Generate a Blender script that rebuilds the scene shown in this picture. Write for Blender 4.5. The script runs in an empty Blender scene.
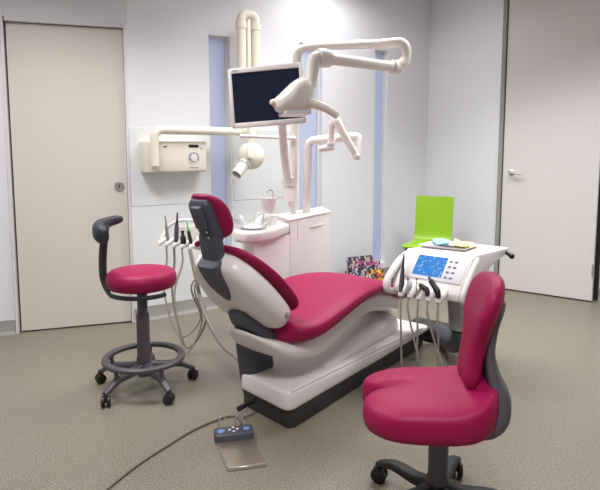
import bpy, bmesh, math, random
from mathutils import Vector, Matrix
random.seed(7)
S = bpy.context.scene
COL = S.collection
PI = math.pi
V = Vector

# ------------------------------------------------------------------ materials
def mat(name, col, rough=.5, metal=0., noise=0., nscale=40., bump=0., bscale=200., coat=0., spec=.5, trans=0., alpha=1., sheen=0.):
    m = bpy.data.materials.new(name); m.use_nodes = True
    nt = m.node_tree; b = nt.nodes['Principled BSDF']
    c = (*col, 1)
    b.inputs['Base Color'].default_value = c
    b.inputs['Roughness'].default_value = rough
    b.inputs['Metallic'].default_value = metal
    b.inputs['Specular IOR Level'].default_value = spec
    b.inputs['Coat Weight'].default_value = coat
    b.inputs['Transmission Weight'].default_value = trans
    b.inputs['Alpha'].default_value = alpha
    b.inputs['Sheen Weight'].default_value = sheen
    if noise or bump:
        tc = nt.nodes.new('ShaderNodeTexCoord')
    if noise:
        n = nt.nodes.new('ShaderNodeTexNoise'); n.inputs['Scale'].default_value = nscale; n.inputs['Detail'].default_value = 4
        r = nt.nodes.new('ShaderNodeMix'); r.data_type = 'RGBA'
        r.inputs[6].default_value = (*[x * (1 - noise) for x in col], 1)
        r.inputs[7].default_value = (*[min(1, x * (1 + noise)) for x in col], 1)
        nt.links.new(tc.outputs['Object'], n.inputs['Vector'])
        nt.links.new(n.outputs['Fac'], r.inputs[0]); nt.links.new(r.outputs[2], b.inputs['Base Color'])
    if bump:
        n2 = nt.nodes.new('ShaderNodeTexNoise'); n2.inputs['Scale'].default_value = bscale; n2.inputs['Detail'].default_value = 3
        bp = nt.nodes.new('ShaderNodeBump'); bp.inputs['Strength'].default_value = bump; bp.inputs['Distance'].default_value = .002
        nt.links.new(tc.outputs['Object'], n2.inputs['Vector'])
        nt.links.new(n2.outputs['Fac'], bp.inputs['Height']); nt.links.new(bp.outputs['Normal'], b.inputs['Normal'])
    return m

def srgb(r, g, b):
    f = lambda c: ((c / 255 + .055) / 1.055) ** 2.4 if c > 10 else c / 255 / 12.92
    return (f(r), f(g), f(b))

M = {}
M['wall'] = mat('wall_paint', srgb(236, 237, 243), .55, bump=.08, bscale=120, noise=.015, nscale=6)
M['ceiling'] = mat('ceiling_paint', srgb(225, 222, 222), .8, bump=.1)
M['panel'] = mat('wall_panel_white', srgb(232, 236, 238), .35)
M['door_beige'] = mat('door_laminate', srgb(222, 215, 206), .45, noise=.01, nscale=5)
M['door_white'] = mat('door_white_laminate', srgb(226, 222, 220), .4, noise=.01, nscale=4)
M['frame'] = mat('painted_frame', srgb(226, 224, 226), .4)
M['jamb'] = mat('grey_jamb', srgb(150, 152, 150), .45)
M['gap'] = mat('dark_gap', srgb(40, 38, 36), .8)
M['steel'] = mat('brushed_steel', srgb(205, 202, 198), .36, metal=1, noise=.05, nscale=90)
M['chrome'] = mat('chrome', srgb(225, 225, 225), .12, metal=1)
M['pink'] = mat('raspberry_vinyl', srgb(150, 9, 72), .5, spec=.3, noise=.03, nscale=12, bump=.12, bscale=350)
M['white'] = mat('white_plastic', srgb(236, 230, 229), .28, noise=.008, nscale=10)
M['ivory'] = mat('ivory_plastic', srgb(240, 234, 217), .32)
M['cream'] = mat('cream_plastic', srgb(236, 230, 222), .3)
M['slate'] = mat('slate_grey_plastic', srgb(72, 74, 86), .45, bump=.05)
M['plinth'] = mat('dark_plinth', srgb(48, 46, 50), .45)
M['black'] = mat('black_plastic', srgb(28, 27, 30), .4)
M['rubber'] = mat('black_rubber', srgb(34, 33, 36), .6, bump=.1)
M['greyplastic'] = mat('charcoal_plastic', srgb(80, 77, 84), .42, bump=.06)
M['padblack'] = mat('dark_pad', srgb(46, 47, 56), .55, bump=.1)
M['hose'] = mat('grey_hose', srgb(166, 160, 148), .45)
M['hose_dark'] = mat('taupe_hose', srgb(140, 130, 122), .5)
M['greypost'] = mat('grey_post', srgb(150, 148, 150), .4)
M['green'] = mat('lime_lacquer', srgb(146, 192, 40), .35, noise=.015, nscale=6)
M['greenpart'] = mat('green_tip', srgb(60, 190, 90), .4)
M['darkmetal'] = mat('dark_metal_leg', srgb(70, 70, 76), .35, metal=.6)
M['screen_dark'] = mat('screen_glass', srgb(26, 34, 54), .12, noise=.05, nscale=2)
M['glass'] = mat('clear_glass', (.95, .97, .97), .03, trans=.92)
M['lens'] = mat('lamp_lens', srgb(250, 250, 252), .1)
M['panel_grey'] = mat('console_panel', srgb(222, 220, 226), .35)
M['button'] = mat('console_button', srgb(110, 110, 130), .4)
M['blue'] = mat('blue_button', srgb(110, 150, 210), .4)
M['blue_ring'] = mat('dial_blue', srgb(110, 140, 205), .4)
M['red'] = mat('red_led', srgb(200, 70, 80), .4)
M['plate'] = mat('pedal_plate', srgb(168, 158, 142), .32, metal=.75, noise=.06, nscale=30)
M['cable'] = mat('grey_cable', srgb(112, 104, 94), .6)
M['bib'] = mat('paper_white', srgb(238, 232, 232), .8)
M['mask'] = mat('pale_blue_paper', srgb(150, 205, 224), .8, noise=.04, nscale=30)
M['mask_dark'] = mat('teal_paper', srgb(105, 160, 180), .8)
M['yellow'] = mat('pale_yellow_paper', srgb(246, 232, 160), .8, noise=.06, nscale=40)

def emis(name, col, st):
    m = bpy.data.materials.new(name); m.use_nodes = True
    nt = m.node_tree; nt.nodes.remove(nt.nodes['Principled BSDF'])
    e = nt.nodes.new('ShaderNodeEmission'); e.inputs[0].default_value = (*col, 1); e.inputs[1].default_value = st
    nt.links.new(e.outputs[0], nt.nodes['Material Output'].inputs[0]); return m
M['diffuser'] = emis('ceiling_diffuser', (1, .97, .93), 1.2)

def floor_mat():
    m = bpy.data.materials.new('speckled_vinyl'); m.use_nodes = True
    nt = m.node_tree; b = nt.nodes['Principled BSDF']; L = nt.links
    tc = nt.nodes.new('ShaderNodeTexCoord')
    n1 = nt.nodes.new('ShaderNodeTexNoise'); n1.inputs['Scale'].default_value = 150; n1.inputs['Detail'].default_value = 3
    n2 = nt.nodes.new('ShaderNodeTexNoise'); n2.inputs['Scale'].default_value = 1.6; n2.inputs['Detail'].default_value = 3
    vo = nt.nodes.new('ShaderNodeTexVoronoi'); vo.inputs['Scale'].default_value = 190
    cr = nt.nodes.new('ShaderNodeValToRGB')
    e = cr.color_ramp.elements
    e[0].position = .3; e[0].color = (*srgb(96, 89, 78), 1)
    e[1].position = .7; e[1].color = (*srgb(154, 146, 130), 1)
    L.new(tc.outputs['Object'], n1.inputs['Vector']); L.new(tc.outputs['Object'], n2.inputs['Vector']); L.new(tc.outputs['Object'], vo.inputs['Vector'])
    L.new(n1.outputs['Fac'], cr.inputs['Fac'])
    mx = nt.nodes.new('ShaderNodeMix'); mx.data_type = 'RGBA'; mx.blend_type = 'MULTIPLY'; mx.inputs[0].default_value = .35
    cr2 = nt.nodes.new('ShaderNodeValToRGB'); cr2.color_ramp.elements[0].position = .05; cr2.color_ramp.elements[0].color = (.45, .42, .38, 1)
    cr2.color_ramp.elements[1].position = .35; cr2.color_ramp.elements[1].color = (1, 1, 1, 1)
    L.new(vo.outputs['Distance'], cr2.inputs['Fac'])
    L.new(cr.outputs['Color'], mx.inputs[6]); L.new(cr2.outputs['Color'], mx.inputs[7])
    L.new(mx.outputs[2], b.inputs['Base Color'])
    b.inputs['Roughness'].default_value = .42
    return m
M['floor'] = floor_mat()

def skirting_mat():
    m = mat('vinyl_skirting', srgb(160, 157, 152), .5, noise=.12, nscale=150); return m
M['skirting'] = skirting_mat()

def pane_mat():
    m = bpy.data.materials.new('frosted_pane'); m.use_nodes = True
    nt = m.node_tree; nt.nodes.remove(nt.nodes['Principled BSDF'])
    d = nt.nodes.new('ShaderNodeBsdfDiffuse'); d.inputs[0].default_value = (*srgb(214, 219, 232), 1)
    t = nt.nodes.new('ShaderNodeBsdfTranslucent'); t.inputs[0].default_value = (*srgb(216, 222, 236), 1)
    x = nt.nodes.new('ShaderNodeMixShader'); x.inputs[0].default_value = .4
    nt.links.new(d.outputs[0], x.inputs[1]); nt.links.new(t.outputs[0], x.inputs[2])
    nt.links.new(x.outputs[0], nt.nodes['Material Output'].inputs[0]); return m
M['pane'] = pane_mat()

def cover_mat(i, base, acc, acc2):
    m = bpy.data.materials.new('magazine_cover'); m.use_nodes = True
    nt = m.node_tree; b = nt.nodes['Principled BSDF']; L = nt.links
    tc = nt.nodes.new('ShaderNodeTexCoord')
    mp = nt.nodes.new('ShaderNodeMapping'); mp.inputs['Location'].default_value = (i * 3.1, i * 1.7, i)
    vo = nt.nodes.new('ShaderNodeTexVoronoi'); vo.inputs['Scale'].default_value = 40; vo.distance = 'CHEBYCHEV'
    cr = nt.nodes.new('ShaderNodeValToRGB'); cr.color_ramp.interpolation = 'CONSTANT'
    e = cr.color_ramp.elements
    e[0].color = (*base, 1); e[1].position = .4; e[1].color = (*acc, 1)
    k = e.new(.62); k.color = (*acc2, 1); k = e.new(.82); k.color = (*srgb(40, 34, 40), 1)
    sp = nt.nodes.new('ShaderNodeSeparateColor')
    L.new(tc.outputs['Object'], mp.inputs[0]); L.new(mp.outputs[0], vo.inputs['Vector']); L.new(vo.outputs['Color'], sp.inputs[0])
    L.new(sp.outputs[0], cr.inputs['Fac']); L.new(cr.outputs['Color'], b.inputs['Base Color'])
    b.inputs['Roughness'].default_value = .35
    return m

# ------------------------------------------------------------------ mesh builder (points are given in world metres, or in a frame fr)
WM = {}
class MB:
    def __init__(s, fr=None):
        s.v = []; s.f = []; s.fr = fr or Matrix()
    def add(s, vs, fs, fr=None):
        k = len(s.v); T = s.fr @ fr if fr else s.fr
        s.v += [T @ V(p) for p in vs]; s.f += [tuple(i + k for i in f) for f in fs]
        return s
    def bm(s, b, fr=None):
        b.verts.ensure_lookup_table(); b.verts.index_update()
        s.add([v.co[:] for v in b.verts], [[v.index for v in f.verts] for f in b.faces], fr); b.free(); return s
    def box(s, c, d, r=0., seg=3, fr=None, rot=None):
        b = bmesh.new(); bmesh.ops.create_cube(b, size=1)
        for v in b.verts: v.co = V((v.co.x * d[0], v.co.y * d[1], v.co.z * d[2]))
        if r: bmesh.ops.bevel(b, geom=list(b.edges), offset=min(r, min(d) * .49), segments=seg, affect='EDGES', profile=.5)
        T = Matrix.Translation(c)
        if rot is not None: T = T @ rot
        return s.bm(b, (fr or Matrix()) @ T)
    def prism(s, pts, a, b_, axis='z', r=0., seg=3, fr=None):
        """polygon pts (2D) extruded from a to b_ along axis; axis x: pts=(y,z); y: pts=(x,z); z: pts=(x,y)"""
        mk = {'x': lambda p, t: (t, p[0], p[1]), 'y': lambda p, t: (p[0], t, p[1]), 'z': lambda p, t: (p[0], p[1], t)}[axis]
        b = bmesh.new()
        A = [b.verts.new(mk(p, a)) for p in pts]; B = [b.verts.new(mk(p, b_)) for p in pts]
        n = len(pts)
        b.faces.new(A); b.faces.new(B[::-1])
        for i in range(n): b.faces.new((A[i], A[(i + 1) % n], B[(i + 1) % n], B[i]))
        bmesh.ops.recalc_face_normals(b, faces=list(b.faces))
        if r:
            ed = [e for e in b.edges if len(e.link_faces) == 2 and e.calc_face_angle(0) > .5]
            bmesh.ops.bevel(b, geom=ed, offset=r, segments=seg, affect='EDGES', profile=.5, clamp_overlap=True)
        return s.bm(b, fr)
    def loft(s, rings, cap=True, closed=True, fr=None):
        n = len(rings[0]); vs = [p for r in rings for p in r]; fs = []
        for i in range(len(rings) - 1):
            for j in range(n if closed else n - 1):
                k = (j + 1) % n
                fs.append((i * n + j, i * n + k, (i + 1) * n + k, (i + 1) * n + j))
        if cap:
            fs.append(tuple(range(n))[::-1]); fs.append(tuple((len(rings) - 1) * n + j for j in range(n)))
        return s.add(vs, fs, fr)
    def tube(s, path, r, n=10, smooth=True, step=6, fr=None, sq=None):
        P = [V(p) for p in path]
        R = list(r) if isinstance(r, (list, tuple)) else [r] * len(P)
        if smooth and len(P) > 2: P, R = catmull(P, R, step)
        rings = []; t0 = (P[1] - P[0]).normalized()
        up = V((0, 0, 1)) if abs(t0.z) < .9 else V((1, 0, 0))
        u = (up - t0 * up.dot(t0)).normalized()
        for i, p in enumerate(P):
            a = P[max(0, i - 1)]; b = P[min(len(P) - 1, i + 1)]
            t = (b - a).normalized()
            u = (u - t * u.dot(t)).normalized(); w = t.cross(u)
            ks = sq or (1, 1)
            rings.append([p + u * (math.cos(2 * PI * k / n) * R[i] * ks[0]) + w * (math.sin(2 * PI * k / n) * R[i] * ks[1]) for k in range(n)])
        return s.loft(rings, fr=fr)
    def lathe(s, prof, c=(0, 0, 0), n=32, axis=None, fr=None):
        """prof = [(radius, height)]; axis = direction of height"""
        z = V(axis or (0, 0, 1)).normalized()
        x = z.orthogonal().normalized(); y = z.cross(x); c = V(c)
        rings = [[c + z * h + (x * math.cos(2 * PI * k / n) + y * math.sin(2 * PI * k / n)) * max(r, 1e-4) for k in range(n)] for r, h in prof]
        return s.loft(rings, fr=fr)
    def ball(s, c, r, n=16, sc=(1, 1, 1), fr=None, rot=None):
        b = bmesh.new(); bmesh.ops.create_uvsphere(b, u_segments=n, v_segments=max(6, n // 2), radius=1)
        for v in b.verts: v.co = V((v.co.x * r * sc[0], v.co.y * r * sc[1], v.co.z * r * sc[2]))
        T = Matrix.Translation(c)
        if rot is not None: T = T @ rot
        return s.bm(b, (fr or Matrix()) @ T)
    def build(s, name, m, parent=None, sharp=40, sub=0, solid=0, origin=None):
        me = bpy.data.meshes.new(name)
        if parent is not None: base = WM[parent]
        else:
            if origin is None:
                xs = [p.x for p in s.v]; ys = [p.y for p in s.v]; zs = [p.z for p in s.v]
                origin = ((min(xs) + max(xs)) / 2, (min(ys) + max(ys)) / 2, min(zs))
            base = Matrix.Translation(origin)
        inv = base.inverted()
        me.from_pydata([(inv @ p)[:] for p in s.v], [], s.f)
        b = bmesh.new(); b.from_mesh(me)
        bmesh.ops.remove_doubles(b, verts=list(b.verts), dist=1e-6)
        bmesh.ops.recalc_face_normals(b, faces=list(b.faces)); b.to_mesh(me); b.free()
        me.shade_smooth(); me.set_sharp_from_angle(angle=math.radians(sharp))
        me.materials.append(M[m] if isinstance(m, str) else m)
        o = bpy.data.objects.new(name, me); COL.objects.link(o)
        if parent is not None:
            o.parent = parent; WM[o] = base
        else:
            o.location = origin; WM[o] = base
        if sub:
            k = o.modifiers.new('sub', 'SUBSURF'); k.levels = sub; k.render_levels = sub
        return o

def catmull(P, R, step):
    Q = []; RR = []
    n = len(P)
    for i in range(n - 1):
        p0 = P[i - 1] if i else P[0] * 2 - P[1]; p1 = P[i]; p2 = P[i + 1]; p3 = P[i + 2] if i + 2 < n else P[-1] * 2 - P[-2]
        for k in range(step):
            t = k / step
            Q.append(.5 * ((2 * p1) + (p2 - p0) * t + (2 * p0 - 5 * p1 + 4 * p2 - p3) * t * t + (3 * p1 - p0 - 3 * p2 + p3) * t ** 3))
            RR.append(R[i] * (1 - t) + R[i + 1] * t)
    Q.append(P[-1]); RR.append(R[-1]); return Q, RR

def fillet(P, rad, seg=7):
    P = [V(p) for p in P]; out = [P[0]]
    for i in range(1, len(P) - 1):
        a = (P[i - 1] - P[i]); b = (P[i + 1] - P[i])
        d = min(rad, a.length * .49, b.length * .49)
        A = P[i] + a.normalized() * d; B = P[i] + b.normalized() * d
        for k in range(seg + 1):
            t = k / seg
            out.append(A * (1 - t) ** 2 + P[i] * 2 * t * (1 - t) + B * t * t)
    out.append(P[-1]); return out

def lerp_table(tab, step=5):
    """rows (key, values...) -> smooth rows by catmull"""
    rows = [V(r) if len(r) <= 4 else r for r in tab]
    out = []; n = len(tab); m = len(tab[0])
    for i in range(n - 1):
        p0 = tab[i - 1] if i else tab[0]; p1 = tab[i]; p2 = tab[i + 1]; p3 = tab[i + 2] if i + 2 < n else tab[-1]
        for k in range(step):
            t = k / step
            out.append([.5 * ((2 * p1[j]) + (p2[j] - p0[j]) * t + (2 * p0[j] - 5 * p1[j] + 4 * p2[j] - p3[j]) * t * t + (3 * p1[j] - p0[j] - 3 * p2[j] + p3[j]) * t ** 3) for j in range(m)])
    out.append(list(tab[-1])); return out

def sect(c, ax, ay, a, b, n=28, p=2.6, fy=None):
    c = V(c); ax = V(ax); ay = V(ay); out = []
    for k in range(n):
        t = 2 * PI * k / n; ct = math.cos(t); st = math.sin(t)
        x = a * math.copysign(abs(ct) ** (2 / p), ct); y = b * math.copysign(abs(st) ** (2 / p), st)
        if fy: y += fy(x)
        out.append(c + ax * x + ay * y)
    return out

def frame(o, x, z=(0, 0, 1)):
    x = V(x).normalized(); z = V(z).normalized(); y = z.cross(x).normalized(); z = x.cross(y)
    m = Matrix((x, y, z)).transposed().to_4x4(); m.translation = V(o); return m

def tag(o, label, cat, group=None, kind=None):
    if label: o['label'] = label
    if cat: o['category'] = cat
    if group: o['group'] = group
    if kind: o['kind'] = kind
    return o
def thing(name, loc, label, cat, group=None, rot=0):
    o = bpy.data.objects.new(name, None); COL.objects.link(o)
    o.location = loc; o.rotation_euler = (0, 0, rot); o.empty_display_size = .05
    WM[o] = Matrix.Translation(loc) @ Matrix.Rotation(rot, 4, 'Z')
    return tag(o, label, cat, group)
def struct(mb, name, m, parent=None, **k):
    o = mb.build(name, m, parent, **k)
    if parent is None: o['kind'] = 'structure'
    return o

# ------------------------------------------------------------------ camera
H = 1.29
cam = bpy.data.cameras.new('camera'); cam.lens = 560 / 600 * 36; cam.sensor_width = 36; cam.sensor_fit = 'HORIZONTAL'; cam.clip_start = .05
co = bpy.data.objects.new('camera', cam); COL.objects.link(co); co.location = (0, 0, H); co.rotation_euler = (math.radians(84), 0, 0); cam.shift_y = -40 / 600
S.camera = co

def at(u, v, y):
    dx = (u - 300) / 560; dy = -(v - 205) / 560; p = math.radians(6)
    r = V((dx, math.cos(p) + dy * math.sin(p), -math.sin(p) + dy * math.cos(p)))
    return V((0, 0, H)) + r * (y / r.y)

# ------------------------------------------------------------------ room
A0 = V((-2.931, 3.4415, 0)); LD0 = V((-1.94, 3.765, 0)); LD1 = V((-1.222, 4.000, 0)); CR = V((1.297, 5.738, 0))
RD0 = V((1.785, 5.0, 0)); RD1 = V((2.422, 4.536, 0)); RW = V((2.48, 4.62, 0)); R2 = V((3.3, 4.10, 0))
CEIL = 2.74
struct(MB().box((.15, 2.0, -.05), (6.9, 8.2, .1)), 'floor', 'floor')
struct(MB().box((.15, 2.0, CEIL + .05), (6.9, 8.2, .1)), 'ceiling', 'ceiling')
def wall_fr(a, b):                        # x along the wall, y out of the room
    return frame(a, (b - a), (0, 0, 1))
def slab(a, b, name, m='wall', z0=0., z1=CEIL, th=.12, ext=0):
    L = (b - a).length
    return struct(MB(wall_fr(a, b)).box(((L) / 2, th / 2, (z0 + z1) / 2), (L + ext, th, z1 - z0)), name, m)

# left part with the beige door
wl = wall_fr(A0, LD1); LL = (LD1 - A0).length; dl0 = (LD0 - A0).length
D1H = 2.102
mb = MB(wl)
mb.box(((dl0 - .02) / 2 - .05, .06, CEIL / 2), (dl0 - .02 + .1, .12, CEIL))
mb.box(((dl0 + LL) / 2, .06, (D1H + .035 + CEIL) / 2), (LL - dl0 + .04, .12, CEIL - D1H - .035))
struct(mb, 'wall_left', 'wall')
mb = MB(wl)
mb.box((dl0 - .012, .05, (D1H + .035) / 2), (.02, .13, D1H + .035), .002, 1)
mb.box((LL - .004, .05, (D1H + .035) / 2), (.014, .13, D1H + .035), .002, 1)
mb.box(((dl0 + LL) / 2, .05, D1H + .02), (LL - dl0 - .01, .13, .033), .002, 1)
struct(mb, 'trim_1', 'frame')
d1 = struct(MB(wl).box(((dl0 + LL) / 2 - .002, .035, D1H / 2 + .004), (LL - dl0 - .022, .04, D1H - .012), .002, 1), 'door_1', 'door_beige')
struct(MB(wl).box(((dl0 + LL) / 2, .11, D1H / 2 + .02), (LL - dl0 + .02, .02, D1H + .03)), 'wall_left_backing', 'gap')
hk = MB(wl); kx = LL - .068
hk.lathe([(.0, .0), (.036, .0), (.036, .006), (.030, .012), (.02, .012), (.0, .010)], (kx, .015, 1.006), 24, (0, -1, 0))
kn = hk.build('door_lock', 'steel', d1)
MB(wl).box((kx, -.001, 1.006), (.006, .006, .02)).build('thumb_turn', 'black', kn)

# back wall with three tall slot windows
wb = wall_fr(LD1, CR); WL = (CR - LD1).length
slots = [(.640, .820, .075, 2.135), (1.477, 1.72, .10, 2.16), (2.337, 2.50, .15, 2.185)]
mb = MB(wb); x = 0.
for a, b, z0, z1 in slots:
    mb.box(((x + a) / 2, .07, CEIL / 2), (a - x, .14, CEIL))
    mb.box(((a + b) / 2, .07, z0 / 2), (b - a, .14, z0)); mb.box(((a + b) / 2, .07, (z1 + CEIL) / 2), (b - a, .14, CEIL - z1))
    x = b
mb.box(((x + WL + .1) / 2, .07, CEIL / 2), (WL + .1 - x, .14, CEIL))
struct(mb, 'wall_back', 'wall')
for i, (a, b, z0, z1) in enumerate(slots):
    mb = MB(wb); y = .06; t = .018
    mb.box((a + t / 2, y, (z0 + z1) / 2), (t, .04, z1 - z0)); mb.box((b - t / 2, y, (z0 + z1) / 2), (t, .04, z1 - z0))
    mb.box(((a + b) / 2, y, z0 + t / 2), (b - a - 2 * t, .04, t)); mb.box(((a + b) / 2, y, z1 - t / 2), (b - a - 2 * t, .04, t))
    w = struct(mb, 'window_%d' % (i + 1), 'frame')
    MB(wb).box(((a + b) / 2, y + .005, (z0 + z1) / 2), (b - a - 2 * t, .008, z1 - z0 - 2 * t)).build('pane', 'pane', w)
# panelling lines of the wall
def trim(n, fr, x0, x1, z0, z1, th=.006, m='panel'):
    struct(MB(fr).box(((x0 + x1) / 2, -th / 2, (z0 + z1) / 2), (x1 - x0, th, z1 - z0), .0015, 1), 'trim_%d' % n, m)
trim(2, wb, .012, .636, .857, 1.425)
trim(3, wb, .012, .636, .105, .851)
trim(4, wb, .837, 1.46, .105, .851)
trim(5, wb, .837, 1.46, .857, 1.425)

# right wall, jamb and tall white door
slab(CR, RD0, 'wall_right', ext=.0)
wr = wall_fr(RD0, RD1); RL = (RD1 - RD0).length
struct(MB(wr).box((.0, .03, CEIL / 2), (.035, .10, CEIL), .003, 1), 'trim_6', 'jamb')
d2 = struct(MB(wr).box((RL / 2 + .012, .02, CEIL / 2 + .002), (RL - .026, .045, CEIL - .018), .002, 1), 'door_2', 'door_white')
struct(MB(wr).box((RL / 2, .09, CEIL / 2), (RL + .06, .03, CEIL)), 'wall_right_backing', 'gap')
hx = .10
hh = MB(wr); hh.lathe([(0, 0), (.027, 0), (.027, .007), (.02, .012), (0, .012)], (hx, -.002, 1.058), 24, (0, -1, 0))
hh.tube(fillet([(hx, -.01, 1.058), (hx, -.052, 1.058), (hx + .105, -.052, 1.05)], .02), .0085, 10, smooth=False)
hh.build('door_handle', 'steel', d2)
for z in (.27, 2.2):
    MB(wr).tube([(RL - .006, -.008, z - .05), (RL - .006, -.008, z + .05)], .009, 10, smooth=False).build('hinge', 'steel', d2)
struct(MB(wall_fr(RW, R2)).box((.45, .06, CEIL / 2), (1.1, .12, CEIL)), 'wall_right_return', 'wall')
# remaining walls of the room, behind the photographer
slab(V((3.3, 4.4, 0)), V((3.3, -1.6, 0)), 'wall_east')
slab(V((3.3, -1.6, 0)), V((-3.0, -1.6, 0)), 'wall_front')
slab(V((-3.0, -1.6, 0)), V((-3.0, 3.5, 0)), 'wall_west')
# coved vinyl skirting
def skirt(name, fr, x0, x1, th=.012, h=.10):
    mb = MB(fr).prism([(0, 0), (-.028, 0), (-.028, .004), (-.014, .016), (-.010, .03), (-.008, h), (0, h)], x0, x1, 'x')
    return struct(mb, name, 'skirting', sharp=60)
skirt('baseboard_left', wl, 0, dl0 - .024)
skirt('baseboard_back', wb, .0, WL - .01)
skirt('baseboard_right', wall_fr(CR, RD0), .01, (RD0 - CR).length - .03)
skirt('baseboard_right_return', wall_fr(RW, R2), .0, .8)

# ------------------------------------------------------------------ ceiling lights
def troffer(x, y, lx, ly, label, power, spread):
    t = thing('ceiling_light', (x, y, CEIL - .03), label, 'ceiling light', 'recessed ceiling light panels')
    mb = MB(); z = CEIL - .0175
    for sx in (-1, 1):
        mb.box((x + sx * (lx / 2 - .012), y, z), (.024, ly, .035), .003, 1); mb.box((x, y + sx * (ly / 2 - .012), z), (lx - .048, .024, .035), .003, 1)
    mb.box((x, y, CEIL - .005), (lx - .048, ly - .048, .01))
    mb.build('frame', 'frame', t)
    MB().box((x, y, CEIL - .016), (lx - .05, ly - .05, .008)).build('diffuser', 'diffuser', t)
    l = bpy.data.lights.new('tube_light', 'AREA'); l.shape = 'RECTANGLE'; l.size = lx - .06; l.size_y = ly - .06
    l.energy = power; l.spread = math.radians(spread); l.color = (1, .99, .985)
    o = bpy.data.objects.new('tube_light', l); COL.objects.link(o); o.location = (x, y, CEIL - .04)
troffer(.45, 4.5, .6, .6, 'small square ceiling light panel close to the back wall', 10, 165)
troffer(.3, 3.75, 1.2, .6, 'added unseen fill light panel for the back wall above the cabinet', 20, 125)  # added fill light, out of view, lifts the lower back wall
troffer(-1.25, 2.7, 1.2, .6, 'ceiling light panel above the round stool', 31, 132)
troffer(1.7, 3.4, 1.2, .6, 'added unseen light panel brightening the right wall above the console', 30, 120)  # extra panel out of view, put in to brighten the right wall
troffer(.1, .4, 1.2, .6, 'ceiling light panel above the photographer', 40, 140)

# ------------------------------------------------------------------ dental chair
CH = frame((-.165, 2.57, 0), (.62, .785, 0))
chair = thing('dental_chair', (-.165, 2.57, 0), 'reclining raspberry pink dental chair with white shell on a long white base', 'dental chair', None, math.atan2(.785, .62))
mb = MB(CH).prism([(-.032, -.165), (.012, .160), (.05, .178), (1.34, .17), (1.34, -.17), (.01, -.185)], .0, .095, 'z', .012)
mb.build('plinth', 'plinth', chair)
# long white cover, thinner toward the foot
plan = [p[:2] for p in fillet([(.7, -.19, 0), (-.052, -.187, 0), (.0, .182, 0), (1.40, .17, 0), (1.40, -.185, 0), (.7, -.19, 0)], .05, 5)][:-1]
ctr = (.68, 0)
def cover_ring(f, ins):
    out = []
    for x, y in plan:
        zb, zt = .09 + .008 * x / 1.4, .184 - .056 * max(0, x) / 1.4
        dx, dy = x - ctr[0], y - ctr[1]
        out.append((x - ins * max(-1, min(1, dx / .12)), y - ins * max(-1, min(1, dy / .12)), zb + (zt - zb) * f))
    return out
cover = MB(CH).loft([cover_ring(f, i_) for f, i_ in ((0, .008), (.05, .002), (.15, 0), (.80, 0), (.90, .003), (.97, .009), (1.0, .018))]).build('base_cover', 'white', chair, sharp=50)
rings = [sect((x, -.168, z), (0, 1, 0), (0, 0, 1), .018, .008, 12, 3) for x, z in ((-.02, .180), (.3, .172), (.8, .154), (1.3, .133))]
MB(CH).loft(rings).build('edge_rail', 'white', cover)
# raised linkage cover
rings = []
for x, zb, zt, hw in lerp_table([(.12, .14, .155, .10), (.3, .14, .175, .125), (.6, .14, .205, .13), (.9, .14, .25, .12), (1.08, .12, .27, .10), (1.16, .12, .20, .085)], 4):
    rings.append(sect((x, 0, (zb + zt) / 2), (0, 1, 0), (0, 0, 1), hw, (zt - zb) / 2, 28, 4))
MB(CH).loft(rings).build('linkage_cover', 'white', chair)
# dark side column rising from the base at the back
rings = []
for z, x0, x1, y0, y1 in ((.0, .03, .20, .09, .18), (.16, .0, .17, .08, .19), (.30, -.03, .15, .07, .18), (.45, -.065, .12, .05, .16)):
    rings.append(sect(((x0 + x1) / 2, (y0 + y1) / 2, z), (1, 0, 0), (0, 1, 0), (x1 - x0) / 2, (y1 - y0) / 2, 20, 5))
MB(CH).loft(rings).build('side_column', 'slate', chair)
# lower white seat body
ub = [(-.165, .450, .470, .05), (-.11, .395, .44, .13), (-.02, .318, .415, .18), (.10, .280, .42, .20), (.20, .272, .43, .205), (.30, .288, .455, .205), (.40, .335, .475, .20), (.52, .365, .495, .195), (.68, .365, .50, .185), (.82, .34, .485, .17), (.95, .305, .45, .155), (1.06, .275, .41, .135), (1.12, .275, .38, .10), (1.135, .295, .36, .06)]
rings = [sect((x, 0, (zb + zt) / 2), (0, 1, 0), (0, 0, 1), hw, (zt - zb) / 2, 32, 3.2) for x, zb, zt, hw in lerp_table(ub, 4)]
sb = MB(CH).loft(rings).build('seat_body', 'white', chair, sharp=60)
# seat cushion
cu = [(-.05, .450, .035, .10), (-.035, .447, .044, .17), (.0, .444, .054, .235), (.10, .448, .058, .27), (.25, .480, .056, .277), (.42, .514, .050, .27), (.58, .527, .045, .253), (.75, .512, .04, .23), (.92, .462, .038, .205), (1.04, .412, .035, .18), (1.12, .375, .03, .15), (1.165, .352, .022, .10), (1.175, .347, .012, .06)]
rings = []
tb = lerp_table(cu, 4)
for i, (x, z, h, w) in enumerate(tb):
    a = tb[max(0, i - 1)]; b = tb[min(len(tb) - 1, i + 1)]
    sl = V((b[0] - a[0], 0, b[1] - a[1])).normalized(); up = V((-sl.z, 0, sl.x))
    dip = .022 * max(0, min(1, (.75 - x) / .4)) * min(1, max(0, (x + .1) / .15))
    rings.append(sect((x, 0, z), (0, 1, 0), up, w, h, 40, 3.0, fy=lambda q, w=w, dip=dip: dip * ((q / w) ** 2 - .4)))
MB(CH).loft(rings).build('seat_cushion', 'pink', chair, sharp=70)
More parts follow.
